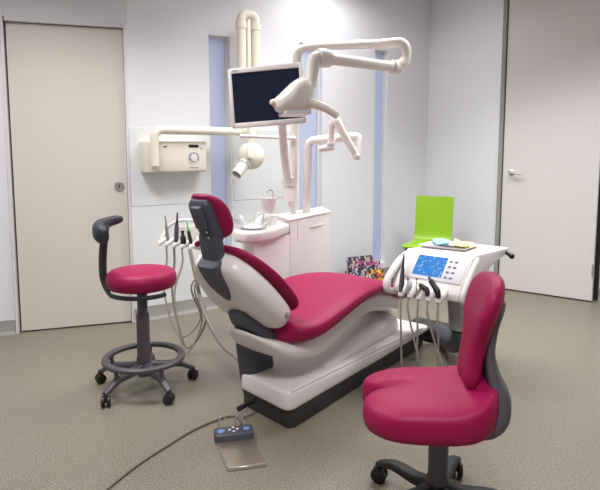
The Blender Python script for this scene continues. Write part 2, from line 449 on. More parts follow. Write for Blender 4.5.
# backrest: deep white shell; t runs up along the back, off toward the patient
B0 = V((.02, 0, .52)); BU = V((-.70, 0, .714)); BF = V((.714, 0, .70)); BY = V((0, 1, 0))
def bp(t, off=0., y=0.): return B0 + BU * t + BF * off + BY * y
rings = []
for t, w, o0, o1 in lerp_table([(.0, .06, -.065, -.01), (.01, .115, -.085, .004), (.034, .165, -.102, .014), (.07, .194, -.11, .017), (.12, .207, -.113, .018), (.2, .21, -.112, .018), (.28, .20, -.106, .018), (.36, .172, -.096, .018), (.405, .14, -.086, .016), (.438, .108, -.074, .010), (.455, .06, -.055, -.005)], 4):
    rings.append(sect(bp(t, (o0 + o1) / 2), BY, BF, w, (o1 - o0) / 2, 40, 3.4))
shell = MB(CH).loft(rings).build('backrest_shell', 'white', chair, sharp=70)
rings = []
for t, w, h in lerp_table([(-.02, .06, .008), (-.008, .12, .015), (.02, .168, .020), (.06, .198, .022), (.12, .212, .022), (.2, .215, .022), (.28, .205, .022), (.36, .178, .021), (.41, .145, .02), (.442, .112, .016), (.46, .06, .008)], 4):
    rings.append(sect(bp(t, .028), BY, BF, w, h, 40, 3.4, fy=lambda x: .25 * x * x))
MB(CH).loft(rings).build('backrest_cushion', 'pink', chair, sharp=70)
MB(CH).lathe([(0, -.02), (.016, -.02), (.016, .004), (.011, .007), (0, .008)], bp(.10, -.05, -.205), 20, (-.1, -1, -.1)).build('cap', 'steel', shell)
MB(CH).lathe([(0, -.02), (.009, -.02), (.009, .003), (0, .005)], bp(.06, -.104, .05), 16, -BF).build('screw', 'chrome', shell)
# dark hinge beneath the shell
rings = []
for t, (x, z, a, b) in enumerate([(-.20, .555, .04, .015), (-.15, .515, .075, .028), (-.08, .455, .10, .036), (.0, .405, .12, .036), (.07, .385, .11, .03)]):
    rings.append(sect((x, .0, z), BY, (.65, 0, .76), a, b, 24, 3))
MB(CH).loft(rings).build('hinge_cover', 'slate', chair)
# headrest
rings = []
for t, off, w, h in lerp_table([(.255, -.104, .012, .010), (.29, -.098, .036, .018), (.35, -.088, .058, .026), (.42, -.075, .062, .030), (.455, -.062, .062, .032), (.465, -.060, .056, .030)], 4):
    rings.append(sect(bp(t, off), BY, BF, w, h, 24, 3.6))
MB(CH).loft(rings).build('headrest_socket', 'slate', chair)
HU = V((-.38, 0, .925)); HF = V((.925, 0, .38)); H0 = V((-.334, 0, .907))
rings = []
for x, z, w, h in lerp_table([(-.305, .775, .052, .026), (-.315, .815, .054, .028), (-.322, .86, .055, .030), (-.330, .90, .056, .028), (-.336, .925, .056, .022)], 5):
    rings.append(sect((x, .004, z), BY, (.97, 0, .2), w, h, 24, 3.6))
MB(CH).loft(rings).build('headrest_neck', 'slate', chair)
MB(CH).box(bp(.455, -.02, -.02), (.05, .05, .03), .006).build('headrest_slide', 'white', chair)
rings = [sect(H0 + HU * u + HF * off, BY, HF, w, h, 24, 3.4) for u, off, w, h in lerp_table([(-.012, .014, .050, .018), (.02, .012, .058, .026), (.10, .006, .060, .028), (.155, .004, .057, .026), (.178, .008, .046, .016)], 5)]
hbk = MB(CH).loft(rings).build('headrest_bracket', 'slate', chair)
MB(CH).box((0, 0, 0), (.058, .10, .028), .008, 3, frame(H0 + HU * .115 + HF * -.03 + BY * -.01, BY, -HF)).build('headrest_latch', 'slate', hbk)
for k in (.045, .02):
    MB(CH).lathe([(0, 0), (.0055, 0), (.0055, .004), (0, .005)], H0 + HU * k + HF * -.021 + BY * -.02, 12, -HF).build('screw', 'chrome', hbk)
rings = []
for u, off, w, h in lerp_table([(-.012, .040, .045, .012), (.002, .043, .074, .024), (.04, .046, .092, .032), (.09, .046, .096, .033), (.135, .041, .090, .030), (.172, .031, .074, .023), (.192, .022, .045, .011)], 5):
    rings.append(sect(H0 + HU * u + HF * off, BY, HF, w, h, 32, 2.6, fy=lambda x: .9 * x * x))
MB(CH).loft(rings).build('headrest_cushion', 'pink', chair, sharp=70)
MB(CH).ball(H0 + HU * -.03 + HF * -.01 + BY * .085, .014, 14).build('headrest_knob', 'pink', chair)
# foot lever
mb = MB(CH).tube([(.10, -.02, .05), (-.03, -.02, .05), (-.075, .0, .045), (-.13, .03, .04)], [.011, .011, .010, .012], 10)
MB(CH).tube([(.06, .08, .055), (-.02, .08, .052), (-.10, .085, .048)], [.011, .011, .013], 10).build('foot_lever', 'black', chair)

# ------------------------------------------------------------------ delivery console at the patient's right knee
lpt = CH @ V((1.15, -.45, 0))
con = thing('instrument_console', CH @ V((1.05, -.45, 0)), 'white dental instrument console with blue screen on a grey arm', 'instrument console', None, math.atan2(.785, .62))
Y0, Y1 = -.655, -.285
prof = [(.715, .515), (.715, .545), (.745, .585), (.875, .708), (.92, .720), (1.44, .690), (1.452, .680), (1.44, .655), (1.15, .62), (1.02, .53), (.90, .50), (.77, .505)]
MB(CH).prism(prof, Y0, Y1, 'y', .012, 3).build('body', 'white', con, sharp=50)
# curved side wing at the far (left) end, a rounded loop
w = MB(CH)
w.tube(fillet([(.93, -.275, .70), (.82, -.262, .665), (.70, -.255, .575), (.685, -.26, .525), (.74, -.275, .505), (.86, -.28, .52)], .05, 6), .017, 12, smooth=False, sq=(1, 1.3))
w.build('side_wing', 'white', con)
w2 = MB(CH)
w2.tube([(.93, -.662, .700), (.86, -.665, .66), (.775, -.665, .585), (.735, -.662, .53), (.76, -.66, .505)], [.013, .016, .017, .016, .012], 12)
w2.build('side_rim', 'white', con)
# sloped control panel
px = V((.745, 0, .585)); pt = V((.875, 0, .708)); PU = (pt - px).normalized(); PN = V((-PU.z, 0, PU.x))
PF = frame(px + V((0, (Y0 + Y1) / 2, 0)), (0, -1, 0), PN)         # x to the right, y up the slope? (z out)
PLn = (pt - px).length
def pbox(mbx, x, u, wd, hu, out, th, r=.002):
    mbx.box((x, u if PF.col[1].xyz.dot(PU) > 0 else -u, out + th / 2), (wd, hu, th), r, 2, PF); return mbx
pan = pbox(MB(CH), .012, PLn / 2 + .002, .325, .158, .0005, .005, .004).build('control_panel', 'panel_grey', con)

def disp_mat():
    m = bpy.data.materials.new('blue_display'); m.use_nodes = True
    nt = m.node_tree; nt.nodes.remove(nt.nodes['Principled BSDF']); L = nt.links
    tc = nt.nodes.new('ShaderNodeTexCoord')
    br = nt.nodes.new('ShaderNodeTexNoise'); br.inputs['Scale'].default_value = 75; br.inputs['Detail'].default_value = 1
    cr = nt.nodes.new('ShaderNodeValToRGB'); cr.color_ramp.elements[0].position = .55; cr.color_ramp.elements[0].color = (*srgb(72, 150, 240), 1)
    cr.color_ramp.elements[1].position = .72; cr.color_ramp.elements[1].color = (*srgb(170, 214, 250), 1)
    e = nt.nodes.new('ShaderNodeEmission'); e.inputs[1].default_value = .85
    L.new(tc.outputs['Object'], br.inputs['Vector']); L.new(br.outputs['Fac'], cr.inputs[0]); L.new(cr.outputs[0], e.inputs[0]); L.new(e.outputs[0], nt.nodes['Material Output'].inputs[0])
    return m
M['display'] = disp_mat()
pbox(MB(CH), -.020, PLn / 2 + .008, .165, .128, .005, .003).build('display', 'display', pan)
for r in range(4):
    for c_ in range(2):
        pbox(MB(CH), .086 + c_ * .028, .040 + (3 - r) * .034, .018, .012, .005, .003).build('button', 'button', pan)
# instrument clips along the lip and the hoses below
clipy = [-.357, -.41, -.462, -.515, -.57]
for i, y in enumerate(clipy):
    mbx = MB(CH)
    mbx.tube([(.77, y, .575), (.725, y, .555), (.685, y, .535), (.662, y, .508)], [.024, .026, .024, .014], 12, sq=(.75, 1))
    mbx.build('instrument_clip', 'white', con)
# arm carrying the console
a = MB(CH)
rings = [sect((x, -.56, z), (1, 0, 0), (0, 1, 0), hx_, .04, 20, 5) for z, x, hx_ in ((.53, .93, .085), (.42, .95, .075), (.30, .96, .06))]
a.loft(rings); a.build('post', 'greypost', con)
a = MB(CH)
a.tube([(.96, -.56, .31), (1.02, -.545, .22), (1.13, -.46, .15), (1.32, -.33, .10), (1.45, -.22, .08)], [.055, .06, .062, .06, .055], 14, sq=(1, .8))
a.build('support_arm', 'slate', con)
MB(CH).prism([(1.43, -.36), (1.62, -.34), (1.62, .02), (1.43, .02)], 0, .10, 'z', .025).build('arm_foot', 'plinth', con)
MB().tube([at(380, 291.5, 3.50), at(416, 291, 3.34)], .042, 4, smooth=False).build('cross_beam', 'black', con)
# small joystick knob on the far corner of the top
k = MB(CH); k.tube([(1.40, -.65, .668), (1.40, -.685, .650)], .012, 10, smooth=False); k.ball((1.40, -.69, .647), .017, 12); k.build('side_knob', 'black', con)

def hose_thing(name, fr, body, bm_, hose, hm, label, tip=None, tm=None, hr=.0055, cat='dental handpiece', group=None):
    p = fr @ V(hose[0])
    t = thing(name, (fr @ V(body[0][0:3])), label, cat, group)
    MB(fr).tube([b[:3] for b in body], [b[3] for b in body], 12).build('grip', bm_, t)
    if tip: MB(fr).tube([b[:3] for b in tip], [b[3] for b in tip], 10).build('tip', tm or bm_, t)
    MB(fr).tube(hose, hr, 8).build('hose', hm, t)
    return t
GH = 'handpieces in the console clips'
def con_hose(y, dx, dy, ex, ey, x0=.67):
    return [(x0, y, .508), (x0 - .004, y, .44), (x0 + dx * .4, y + dy * .4, .30), (x0 + dx, y + dy, .12), (ex - .06, ey, .03), (ex, ey, .012)]
hose_thing('dental_handpiece', CH, [(.664, -.357, .53, .011), (.69, -.348, .56, .014), (.72, -.335, .60, .0125), (.745, -.325, .64, .009)], 'black',
           con_hose(-.357, .02, .0, .80, -.33), 'hose', 'long black dental syringe standing in the leftmost clip of the console', [(.745, -.325, .64, .008), (.765, -.317, .68, .0055), (.78, -.312, .712, .0035)], 'black', group=GH)
hose_thing('dental_handpiece', CH, [(.668, -.40, .525, .010), (.68, -.398, .557, .013), (.70, -.39, .575, .0125), (.71, -.38, .583, .010)], 'greypost',
           con_hose(-.40, .06, -.05, .93, -.38), 'hose', 'short grey handpiece in the second clip of the console from the black syringe', [(.71, -.38, .583, .008), (.72, -.37, .592, .007)], 'black', group=GH)
hose_thing('dental_handpiece', CH, [(.668, -.455, .525, .010), (.68, -.452, .558, .013), (.70, -.44, .578, .0135), (.712, -.43, .588, .011)], 'steel',
           con_hose(-.455, .07, .03, .95, -.42), 'hose', 'steel handpiece with a dark nose in the middle console clip', [(.712, -.43, .588, .009), (.722, -.42, .598, .007)], 'darkmetal', group=GH)
hose_thing('dental_handpiece', CH, [(.662, -.51, .535, .010), (.675, -.50, .560, .014), (.685, -.475, .572, .013), (.69, -.455, .578, .011)], 'rubber',
           con_hose(-.51, .08, -.06, .98, -.47), 'hose', 'black handpiece lying left across the fourth console clip', [(.69, -.455, .578, .008), (.694, -.435, .584, .005)], 'black', group=GH)
hose_thing('dental_handpiece', CH, [(.660, -.572, .535, .011), (.668, -.560, .565, .017), (.680, -.535, .590, .015), (.688, -.515, .610, .014)], 'black',
           con_hose(-.565, .10, .03, 1.0, -.52), 'hose', 'thick black handpiece in the rightmost console clip leaning left', [(.688, -.515, .610, .010), (.695, -.50, .626, .007)], 'darkmetal', group=GH)

# tray with papers on the console top
TZ = .711
def tfr(x, y, a, z=TZ): return CH @ (Matrix.Translation((x, y, z)) @ Matrix.Rotation(math.radians(3.3), 4, 'Y') @ Matrix.Rotation(a, 4, 'Z'))
tr = MB(tfr(1.13, -.42, .10))
rings = [[(sx * a + ox, sy * b, z) for sx, sy in ((-1, -1), (1, -1), (1, 1), (-1, 1))] for a, b, z, ox in ((.13, .115, 0, 0), (.15, .135, .014, 0), (.146, .131, .014, 0), (.127, .112, .004, 0))]
tr.loft(rings).build('paper_tray', 'bib', sharp=20)
tag(bpy.data.objects['paper_tray'], 'shallow white paper tray on top of the instrument console', 'tray')
def sheet(fr, lx, ly, amp, seed, n=10, th=.003):
    rnd = random.Random(seed); ph = [rnd.random() * 6 for _ in range(4)]
    zf = lambda x, y: amp * (math.sin(x * 38 + ph[0]) * math.cos(y * 30 + ph[1]) + .6 * math.sin((x + y) * 55 + ph[2]) + 1.6)
    top = []; bot = []
    for i in range(n + 1):
        for j in range(n + 1):
            x = (i / n - .5) * lx; y = (j / n - .5) * ly
            top.append((x, y, zf(x, y) + th)); bot.append((x, y, zf(x, y)))
    k = n + 1; N = k * k; fs = []
    for i in range(n):
        for j in range(n):
            a, b, c, d = i * k + j, (i + 1) * k + j, (i + 1) * k + j + 1, i * k + j + 1
            fs += [(a, b, c, d), (N + d, N + c, N + b, N + a)]
    for i in range(n):
        for a, b in ((i, i + 1), (n * k + i + 1, n * k + i)): fs.append((a, b, N + b, N + a))
        for a, b in (((i + 1) * k, i * k), (i * k + n, (i + 1) * k + n)): fs.append((a, b, N + b, N + a))
    return MB(fr).add(top + bot, fs)
mk = sheet(tfr(1.13, -.375, .55, TZ + .011), .22, .10, .007, 3).build('face_mask', 'mask')
tag(mk, 'folded pale blue face mask lying on the paper tray', 'face mask')
yw = sheet(tfr(1.15, -.485, .25, TZ + .008), .21, .11, .009, 5).build('paper_napkin', 'yellow')
tag(yw, 'crumpled pale yellow napkin lying beside the blue mask on the tray', 'napkin')

# ------------------------------------------------------------------ unit cabinet with spittoon
A, B, Cc, D = (.207, 3.843), (-.061, 3.397), (-.154, 3.646), (.163, 4.128)
cab = thing('dental_unit_cabinet', (.0, 3.7, 0), 'white floor standing dental unit cabinet with glass spittoon bowl behind the chair', 'cabinet')
E_ = (-.255, 3.073); F_ = (-.36, 3.30)
MB().prism([A, B, Cc, D], .0, .832, 'z', .008).build('body', 'white', cab)
MB().prism([B, E_, F_, Cc], .0, .755, 'z', .008).build('bowl_pedestal', 'white', cab)
MB().prism([(A[0] + .008, A[1] + .004), (B[0] - .004, B[1] - .012), (Cc[0] - .01, Cc[1] + .004), (D[0] + .0, D[1] + .012)], .832, .845, 'z', .005).build('lid', 'white', cab)
fd = (V((*A, 0)) - V((*B, 0))).normalized(); fo = V((fd.y, -fd.x, 0))
FF = frame(V((*B, 0)), fd)
MB(FF).box((.33, -.002, .765), (.17, .012, .012), .004, 2).build('pull_slot', 'cream', cab)
MB(FF).box((.09, -.0, .765), (.004, .006, .125)).build('seam', 'cream', cab)
# bowl arm: rounded tray
arm = MB()
poly = [(-.062, 3.395), (-.15, 3.15), (-.22, 3.06), (-.30, 3.035), (-.365, 3.085), (-.385, 3.17), (-.36, 3.26), (-.29, 3.40), (-.157, 3.64)]
arm.prism(poly, .758, .818, 'z', .016, 4); arm.build('bowl_arm', 'white', cab)
bc = (-.272, 3.195, .818)
MB().lathe([(.068, .0), (.072, .004), (.108, .048), (.118, .068), (.115, .068), (.104, .048), (.066, .008), (.0, .006)], bc, 36).build('spittoon_bowl', 'glass', cab)
MB().lathe([(.02, .0), (.05, .002), (.055, .01), (.03, .016), (0, .016)], bc, 24).build('drain_cover', 'white', cab)
tc_ = (-.192, 3.38, .818)
MB().lathe([(0, 0), (.055, 0), (.056, .05), (.048, .062), (.036, .065), (.034, .09), (.040, .10), (.050, .155), (.052, .16), (.047, .16), (.036, .11), (0, .105)], tc_, 28).build('cup_filler', 'white', cab)
sp = MB(); sp.tube(fillet([(-.165, 3.40, .84), (-.165, 3.40, 1.02), (-.195, 3.375, 1.027), (-.197, 3.373, 1.007)], .02), .004, 8, smooth=False); sp.build('rinse_spout', 'chrome', cab)
sp = MB(); sp.tube(fillet([(-.215, 3.305, .815), (-.215, 3.305, .895), (-.245, 3.265, .90), (-.25, 3.26, .88)], .02), .006, 8, smooth=False); sp.build('bowl_spout', 'white', cab)

# ------------------------------------------------------------------ operating lamp
PB = V((-.045, 3.70, .845))
lamp = thing('dental_lamp', PB, 'pale dental operating lamp on a tall folding arm rising from the cabinet', 'dental lamp')
ml = 'cream'
EL = V((.595, 3.40, 1.905)); EL2 = V((.590, 3.385, 1.752))
pt_ = V((-.018, 3.70, 1.912))
l = MB(); l.tube([PB, PB + V((0, 0, .06))], .018, 14, smooth=False); l.tube([PB + V((0, 0, .05)), PB + V((-.012, 0, .14))], .032, 16, smooth=False)
l.build('base_joint', 'white', lamp)
MB().tube(fillet([PB + V((-.004, 0, .10)), pt_, pt_ + V((.11, -.05, .012)), EL + V((-.10, .048, -.004)), EL], .07, 8), .027, 16, smooth=False).build('post', ml, lamp)
l = MB(); l.tube(fillet([EL + V((-.10, .048, -.004)), EL + V((.03, -.012, 0)), EL2 + V((.045, -.0, .03)), EL2 + V((-.07, -.05, -.003))], .06, 10), .029, 16, smooth=False); l.build('elbow', ml, lamp)
JT = V((.135, 3.03, 1.752))
dirf = (JT - EL2).normalized()
MB().tube([EL2 + dirf * .02, JT], .031, 16, smooth=False).build('forearm', ml, lamp)
l = MB(); l.lathe([(.030, 0), (.040, .004), (.041, .055), (.034, .06)], EL2 + dirf * .01, 20, dirf); l.build('elbow_cuff', ml, lamp)
l = MB(); l.lathe([(.034, 0), (.046, .006), (.050, .05), (.044, .085), (.03, .09)], JT - dirf * .03, 20, dirf)
l.build('joint_cuff', ml, lamp)
HD = V((.028, 2.93, 1.555))
MB().tube([JT + dirf * .03, JT + dirf * .075 + V((0, 0, -.012)), V((.066, 2.975, 1.70)), V((.058, 2.955, 1.63)), V((.05, 2.94, 1.585))], [.034, .036, .036, .031, .026], 16).build('neck', ml, lamp)
# head: broad hood narrowing to the nose at the left
hx = V((-.95, -.30, -.03)).normalized(); hz = V((-.2, 0, 1)); hz = (hz - hx * hz.dot(hx)).normalized(); hy = hz.cross(hx)
rings = []
for s_, w_, zt, zb in lerp_table([(-.035, .04, .045, -.05), (-.02, .065, .075, -.08), (.02, .085, .085, -.098), (.06, .098, .068, -.10), (.10, .095, .035, -.098), (.14, .075, .0, -.09), (.16, .05, -.016, -.074), (.168, .03, -.022, -.06), (.182, .024, -.024, -.054), (.19, .012, -.03, -.046)], 4):
    rings.append(sect(HD + hx * s_ + hz * ((zt + zb) / 2), hy, hz, w_, (zt - zb) / 2, 28, 2.7))
hd = MB().loft(rings).build('lamp_head', ml, lamp, sharp=60)
MB().box((0, 0, 0), (.14, .14, .024), .008, 2, frame(HD + hx * .062 + hz * -.096, hx, hz)).build('lens', 'lens', hd)
MB().tube([HD + V((-.02, -.05, -.045)), HD + V((.03, -.07, -.05)), HD + V((.10, -.08, -.075)), HD + V((.165, -.085, -.115))], [.030, .025, .021, .020], 14).build('handle', ml, lamp)
MB().ball(HD + V((-.0, -.045, -.04)), .036, 16).build('pivot_cap', ml, lamp)
MB().tube([HD + V((.0, -.02, .04)), HD + V((.012, -.035, .005))], .009, 8, smooth=False).build('pivot_pin', 'chrome', lamp)

# ------------------------------------------------------------------ monitor
mon = thing('monitor', V((-.13, 3.3, 1.35)), 'white framed flat monitor with a dark screen on the cabinet arm', 'monitor')
mc = V((-.180, 3.10, 1.562)); mxx = V((.985, -.13, .075)).normalized(); mzz = V((-.085, .05, 1)); mzz = (mzz - mxx * mzz.dot(mxx)).normalized()
MF = frame(mc, mxx, mzz)
mb = MB(MF)
W_, H_ = .412, .325
for sx in (-1, 1): mb.box((sx * (W_ / 2 - .010), 0, 0), (.020, .03, H_), .004, 2)
mb.box((0, 0, H_ / 2 - .014), (W_ - .03, .03, .028), .004, 2); mb.box((0, 0, -H_ / 2 + .014), (W_ - .03, .03, .028), .004, 2)
bz = mb.build('bezel', 'white', mon)
MB(MF).box((0, .002, 0), (W_ - .038, .02, H_ - .05)).build('screen', 'screen_dark', mon)
MB(MF).box((0, .028, 0), (W_ - .05, .04, H_ - .05), .015, 3).build('back_housing', 'white', mon)
MB(MF).box((-.165, -.0155, H_ / 2 - .013), (.03, .002, .006)).build('maker_mark', 'greypost', bz)
kn_ = V((-.075, 3.66, 1.0))
l = MB(); l.lathe([(.024, 0), (.040, .004), (.042, .07), (.034, .09), (.034, .10), (.044, .105), (.044, .155), (.03, .16)], kn_ + V((.008, 0, -.07)), 18, (-.06, 0, 1)); l.build('swivel_joint', 'white', mon)
MB().tube([kn_, V((-.10, 3.55, 1.25)), V((-.105, 3.35, 1.42)), MF @ V((.07, .05, -.06))], [.026, .026, .025, .022], 14).build('arm', 'white', mon)
MB().tube([V((-.03, 3.66, 1.34)), at(262, 137, 3.62), at(240, 136, 3.58)], [.012, .010, .012], 10).build('cross_bar', 'white', mon)

# ------------------------------------------------------------------ swing arm on the second post
SB = V((.045, 3.74, .845))
sw = thing('instrument_swing_arm', SB, 'white tubular swing arm with folding tip on the right end of the cabinet', 'swing arm')
P1 = at(308, 141, 3.74); P2 = at(337, 138, 3.70); P3 = at(357, 136.5, 3.68)
l = MB(); l.tube(fillet([SB, P1, P2, P3], .05, 8), .0275, 16, smooth=False); l.build('post', 'white', sw)
MB().tube(fillet([P3 + V((-.03, 0, 0)), P3 + V((.012, 0, 0)), at(357.5, 152, 3.66)], .03), .024, 14, smooth=False).build('end_joint', 'white', sw)
K1 = at(334, 121, 3.60)
MB().tube(fillet([at(331, 145, 3.64), at(332, 124, 3.61), K1 + V((.012, 0, .016)), at(340, 124, 3.58)], .03, 6), .021, 14, smooth=False).build('upper_link', 'white', sw)
MB().tube([at(336.5, 121, 3.57), at(347, 140, 3.57), at(356, 155, 3.58)], [.026, .025, .023], 14, smooth=False).build('lower_link', 'cream', sw)
MB().ball(at(356.5, 156, 3.58), .028, 14).build('link_ball', 'white', sw)
l = MB(); l.tube([at(319, 149.5, 3.62), at(334, 147, 3.62)], .019, 14, smooth=False); l.lathe([(0, 0), (.034, .0), (.034, .014), (0, .016)], at(331, 145, 3.63), 18); l.build('bracket', 'white', sw)

# ------------------------------------------------------------------ wall mounted x-ray unit
XF = wall_fr(LD1, CR) @ Matrix.Translation((-.028, 0, 0))
xr = thing('xray_unit', XF @ V((.35, -.05, 1.1)), 'ivory wall mounted dental x-ray unit with jointed pipe arm and round tube head', 'x-ray machine')
MB(XF).box((.345, -.062, 1.213), (.47, .11, .222), .008, 3).build('control_box', 'ivory', xr)
bx = MB(XF).box((.38, -.119, 1.213), (.385, .006, .205), .004, 2).build('front_panel', 'ivory', xr)
MB(XF).box((.475, -.1235, 1.29), (.075, .004, .02)).build('readout', 'black', bx)
MB(XF).box((.535, -.1235, 1.272), (.010, .004, .010)).build('indicator_light', 'red', bx)
MB(XF).box((.255, -.1228, 1.286), (.03, .002, .008)).build('maker_mark', 'plinth', bx)
rg = MB(XF)
for k in range(9):
    a_ = math.radians(-20 + 220 * k / 8)
    rg.box((.475 + .036 * math.cos(a_), -.1235, 1.205 + .036 * math.sin(a_)), (.011, .004, .011), 0, 1, None, Matrix.Rotation(-a_, 4, 'Y'))
rg.build('dial_marks', 'blue_ring', bx)
MB(XF).lathe([(0, 0), (.025, 0), (.022, .014), (0, .015)], (.475, -.122, 1.203), 24, (0, -1, 0)).build('dial_knob', 'white', bx)
MB(XF).box((.475, -.1228, 1.132), (.07, .002, .006)).build('caption_strip', 'greypost', bx)
# arm: out of the box, along the wall, folded upright, down to the head
a_y = -.155
hp = [(.165, a_y, 1.152), (.165, a_y, 1.405), (.88, a_y, 1.40)]
MB(XF).tube(fillet(hp, .07, 8), .031, 16, smooth=False).build('horizontal_arm', 'ivory', xr)
fx, gx = .865, .99
MB(XF).tube(fillet([(fx, a_y, 1.40), (fx, a_y, 2.285), (gx, a_y, 2.285), (gx, a_y, 1.46)], .058, 10), .036, 16, smooth=False).build('folding_arm', 'ivory', xr)
l = MB(XF)
l.box(((fx + gx) / 2, a_y - .0, 1.95), (.03, .03, .6), .006, 2); l.build('spring_cover', 'ivory', xr)
l = MB(XF)
for q in (fx, gx): l.lathe([(.036, 0), (.042, .004), (.042, .05), (.036, .054)], (q, a_y, 2.17), 18)
l.build('arm_cuff', 'ivory', xr)
hc = at(251, 156, 4.32)
XI = XF.inverted()
h2 = XI @ hc
fk = MB(XF)
fk.tube([(gx, a_y, 1.48), (h2.x + .02, h2.y, h2.z + .19), (h2.x, h2.y - .0, h2.z + .10)], [.03, .03, .026], 12)
fk.build('yoke', 'ivory', xr)
hd2 = MB(); hd2.ball(hc, .105, 24, (1, .85, 1)); hdo = hd2.build('tube_head', 'ivory', xr)
MB().tube([hc + V((0, -.075, .09)), hc + V((0, -.098, .03)), hc + V((0, -.1, -.01))], [.02, .022, .024], 12, sq=(1, .6)).build('yoke_arm', 'ivory', xr)
MB().lathe([(0, 0), (.012, 0), (.012, .006), (0, .008)], hc + V((0, -.103, -.02)), 14, (0, -1, 0)).build('pivot_screw', 'steel', xr)
cd = (at(238.5, 172, 4.22) - hc).normalized()
cn = MB(); cn.lathe([(.05, .05), (.05, .10), (.042, .105), (.042, .205), (.036, .205), (.036, .12), (0, .12)], hc, 24, cd); cn.build('cone', 'cream', xr)
MB().lathe([(0, .14), (.0355, .14), (.0355, .17), (0, .17)], hc, 24, cd).build('cone_bore', 'black', xr)

# ------------------------------------------------------------------ assistant's instrument holder (left, behind the headrest)
HO = V((-.79, 3.50, .64))
ah = thing('assistant_instrument_holder', V((-.62, 3.35, .60)), 'white assistant instrument holder on an arm beside the headrest', 'instrument holder')
HA, HB = at(162, 242, 3.56), at(193, 246, 3.42)
AF = frame(HA, HB - HA)
AL = (HB - HA).length
l = MB(AF)
l.tube(fillet([(-.005, -.01, .0), (-.005, .06, .10), (.08, .09, .14), (AL + .03, .07, .15)], .06, 6), .011, 12, smooth=False)
l.build('side_wing', 'white', ah)
MB(AF).prism([(.04, .0), (.06, .10), (AL + .03, .13), (AL + .07, .02), (AL + .05, -.04), (.10, -.02)], .05, .072, 'y', .008).build('backplate', 'white', ah)
ay = [AL * k / 4 for k in range(5)]
for y in ay:
    l = MB(AF); l.tube([(y, .055, .03), (y, .02, .012), (y, -.015, .0), (y, -.028, -.018)], [.012, .0165, .0165, .011], 12); l.build('instrument_clip', 'white', ah)
MB().tube([AF @ V((AL - .02, .055, .03)), AF @ V((AL + .07, .10, .0)), V((-.42, 3.42, .62)), V((-.33, 3.30, .60))], .03, 14).build('support_arm', 'white', ah)
GA = 'instruments in the assistant holder'
def ah_hose(i, loop, zz, end):
    y = ay[i]
    P0 = AF @ V((y, -.028, -.018)); 
    return [P0, P0 + V((0, -.005, -.12)), V(loop[0]), V(loop[1]), V(loop[2]), V(end)]
I4 = Matrix()
ends = V((-.31, 2.78, .28))
def inst(i, tipv, bm_, label, hose, r=.011, tm=None, hm='hose', tipr=.004, hr=.006):
    y = ay[i]; b0 = V((y, -.012, .0)); b1 = AF.inverted() @ tipv
    body = [(*(AF @ (b0 + (b1 - b0) * k))[:], r * (1.15 if 0 < k < .5 else 1)) for k in (0, .2, .45, .62)]
    tip = [(*(AF @ (b0 + (b1 - b0) * .6))[:], r * .8), (*(AF @ (b0 + (b1 - b0) * .8 + V((0, 0, .004))))[:], r * .5), (*(AF @ b1)[:], tipr)]
    hose_thing('dental_instrument', I4, body, bm_, hose, hm, label, tip, tm, hr, 'dental instrument', GA)
def loopy(i, x1, zlow, x2, y0=3.30):
    P0 = AF @ V((ay[i], -.028, -.018))
    return [P0, P0 + V((0, -.002, -.10)), V((x1, P0.y - .03, .36)), V(((x1 + x2) / 2 - .02, P0.y - .08, zlow)), V((x2, P0.y - .10, .22)), V((x2 - .03, 3.28, .46)), V((-.52, 3.33, .58))]
inst(1, at(165, 215.5, 3.52), 'steel', 'slim silver instrument standing at the left of the assistant holder', loopy(1, -.86, .10, -.62), .010)
inst(2, at(177.5, 212.5, 3.50), 'greyplastic', 'dark curved suction tube standing second in the assistant holder', loopy(2, -.80, .04, -.58), .0125, 'darkmetal', 'hose_dark', .005, .0075)
inst(3, at(182.5, 231, 3.46), 'black', 'short black suction grip standing third in the assistant holder', loopy(3, -.78, .02, -.60), .016, 'black', 'hose', .013, .006)
inst(4, at(186.5, 221.5, 3.44), 'black', 'black syringe with a thin green tip nearest the headrest', [AF @ V((ay[4], -.028, -.018)), V((-.62, 3.32, .45)), V((-.56, 3.22, .30)), V((-.44, 3.05, .18)), V((-.33, 2.85, .18)), V((-.27, 2.74, .16))], .010, 'greenpart', 'hose_dark', .004, .012)

# ------------------------------------------------------------------ castor stools
def caster(mbh, mbw, x, y, a, r=.026, gap=.014):
    c, s_ = math.cos(a), math.sin(a); ax = V((-s_, c, 0))
    for sg in (-1, 1):
        mbw.lathe([(0, -.008), (r * .8, -.009), (r, -.005), (r, .005), (r * .8, .009), (0, .008)], V((x, y, r)) + ax * (sg * gap), 20, ax)
    mbh.box((x, y, r + .012), (.03, .02, .034), .006, 2, None, Matrix.Rotation(a, 4, 'Z'))

def star_base(t, cx, cy, a0, R, zc, m, zhub, zend=.062, wheel=.026, swivel=0, slim=1.):
    for k in range(5):
        a = math.radians(a0 + 72 * k); c, s_ = math.cos(a), math.sin(a)
        leg = MB()
        tabl = [(.025, zhub, .026, .022), (R * .35, zhub - .012, .024, .020), (R * .7, (zhub + zend) / 2 + .008, .021, .017), (R * .93, zend + .006, .018, .014), (R * 1.03, zend - .004, .014, .010)]
        rings = [sect((cx + c * q, cy + s_ * q, z), (-s_, c, 0), (0, 0, 1), wy * slim, hz_, 16, 3) for q, z, wy, hz_ in lerp_table(tabl, 3)]
        leg.loft(rings)
        lo = leg.build('leg', m, t)
        wx, wy_ = cx + c * R, cy + s_ * R
        hm, ww = MB(), MB(); caster(hm, ww, wx, wy_, a + swivel, wheel)
        hm.tube([(wx, wy_, wheel + .01), (wx, wy_, zend)], .009, 8, smooth=False)
        ww.v += []; k0 = len(ww.v)
        ww.add([p[:] for p in hm.v], hm.f)
        ww.build('caster', 'black', lo)

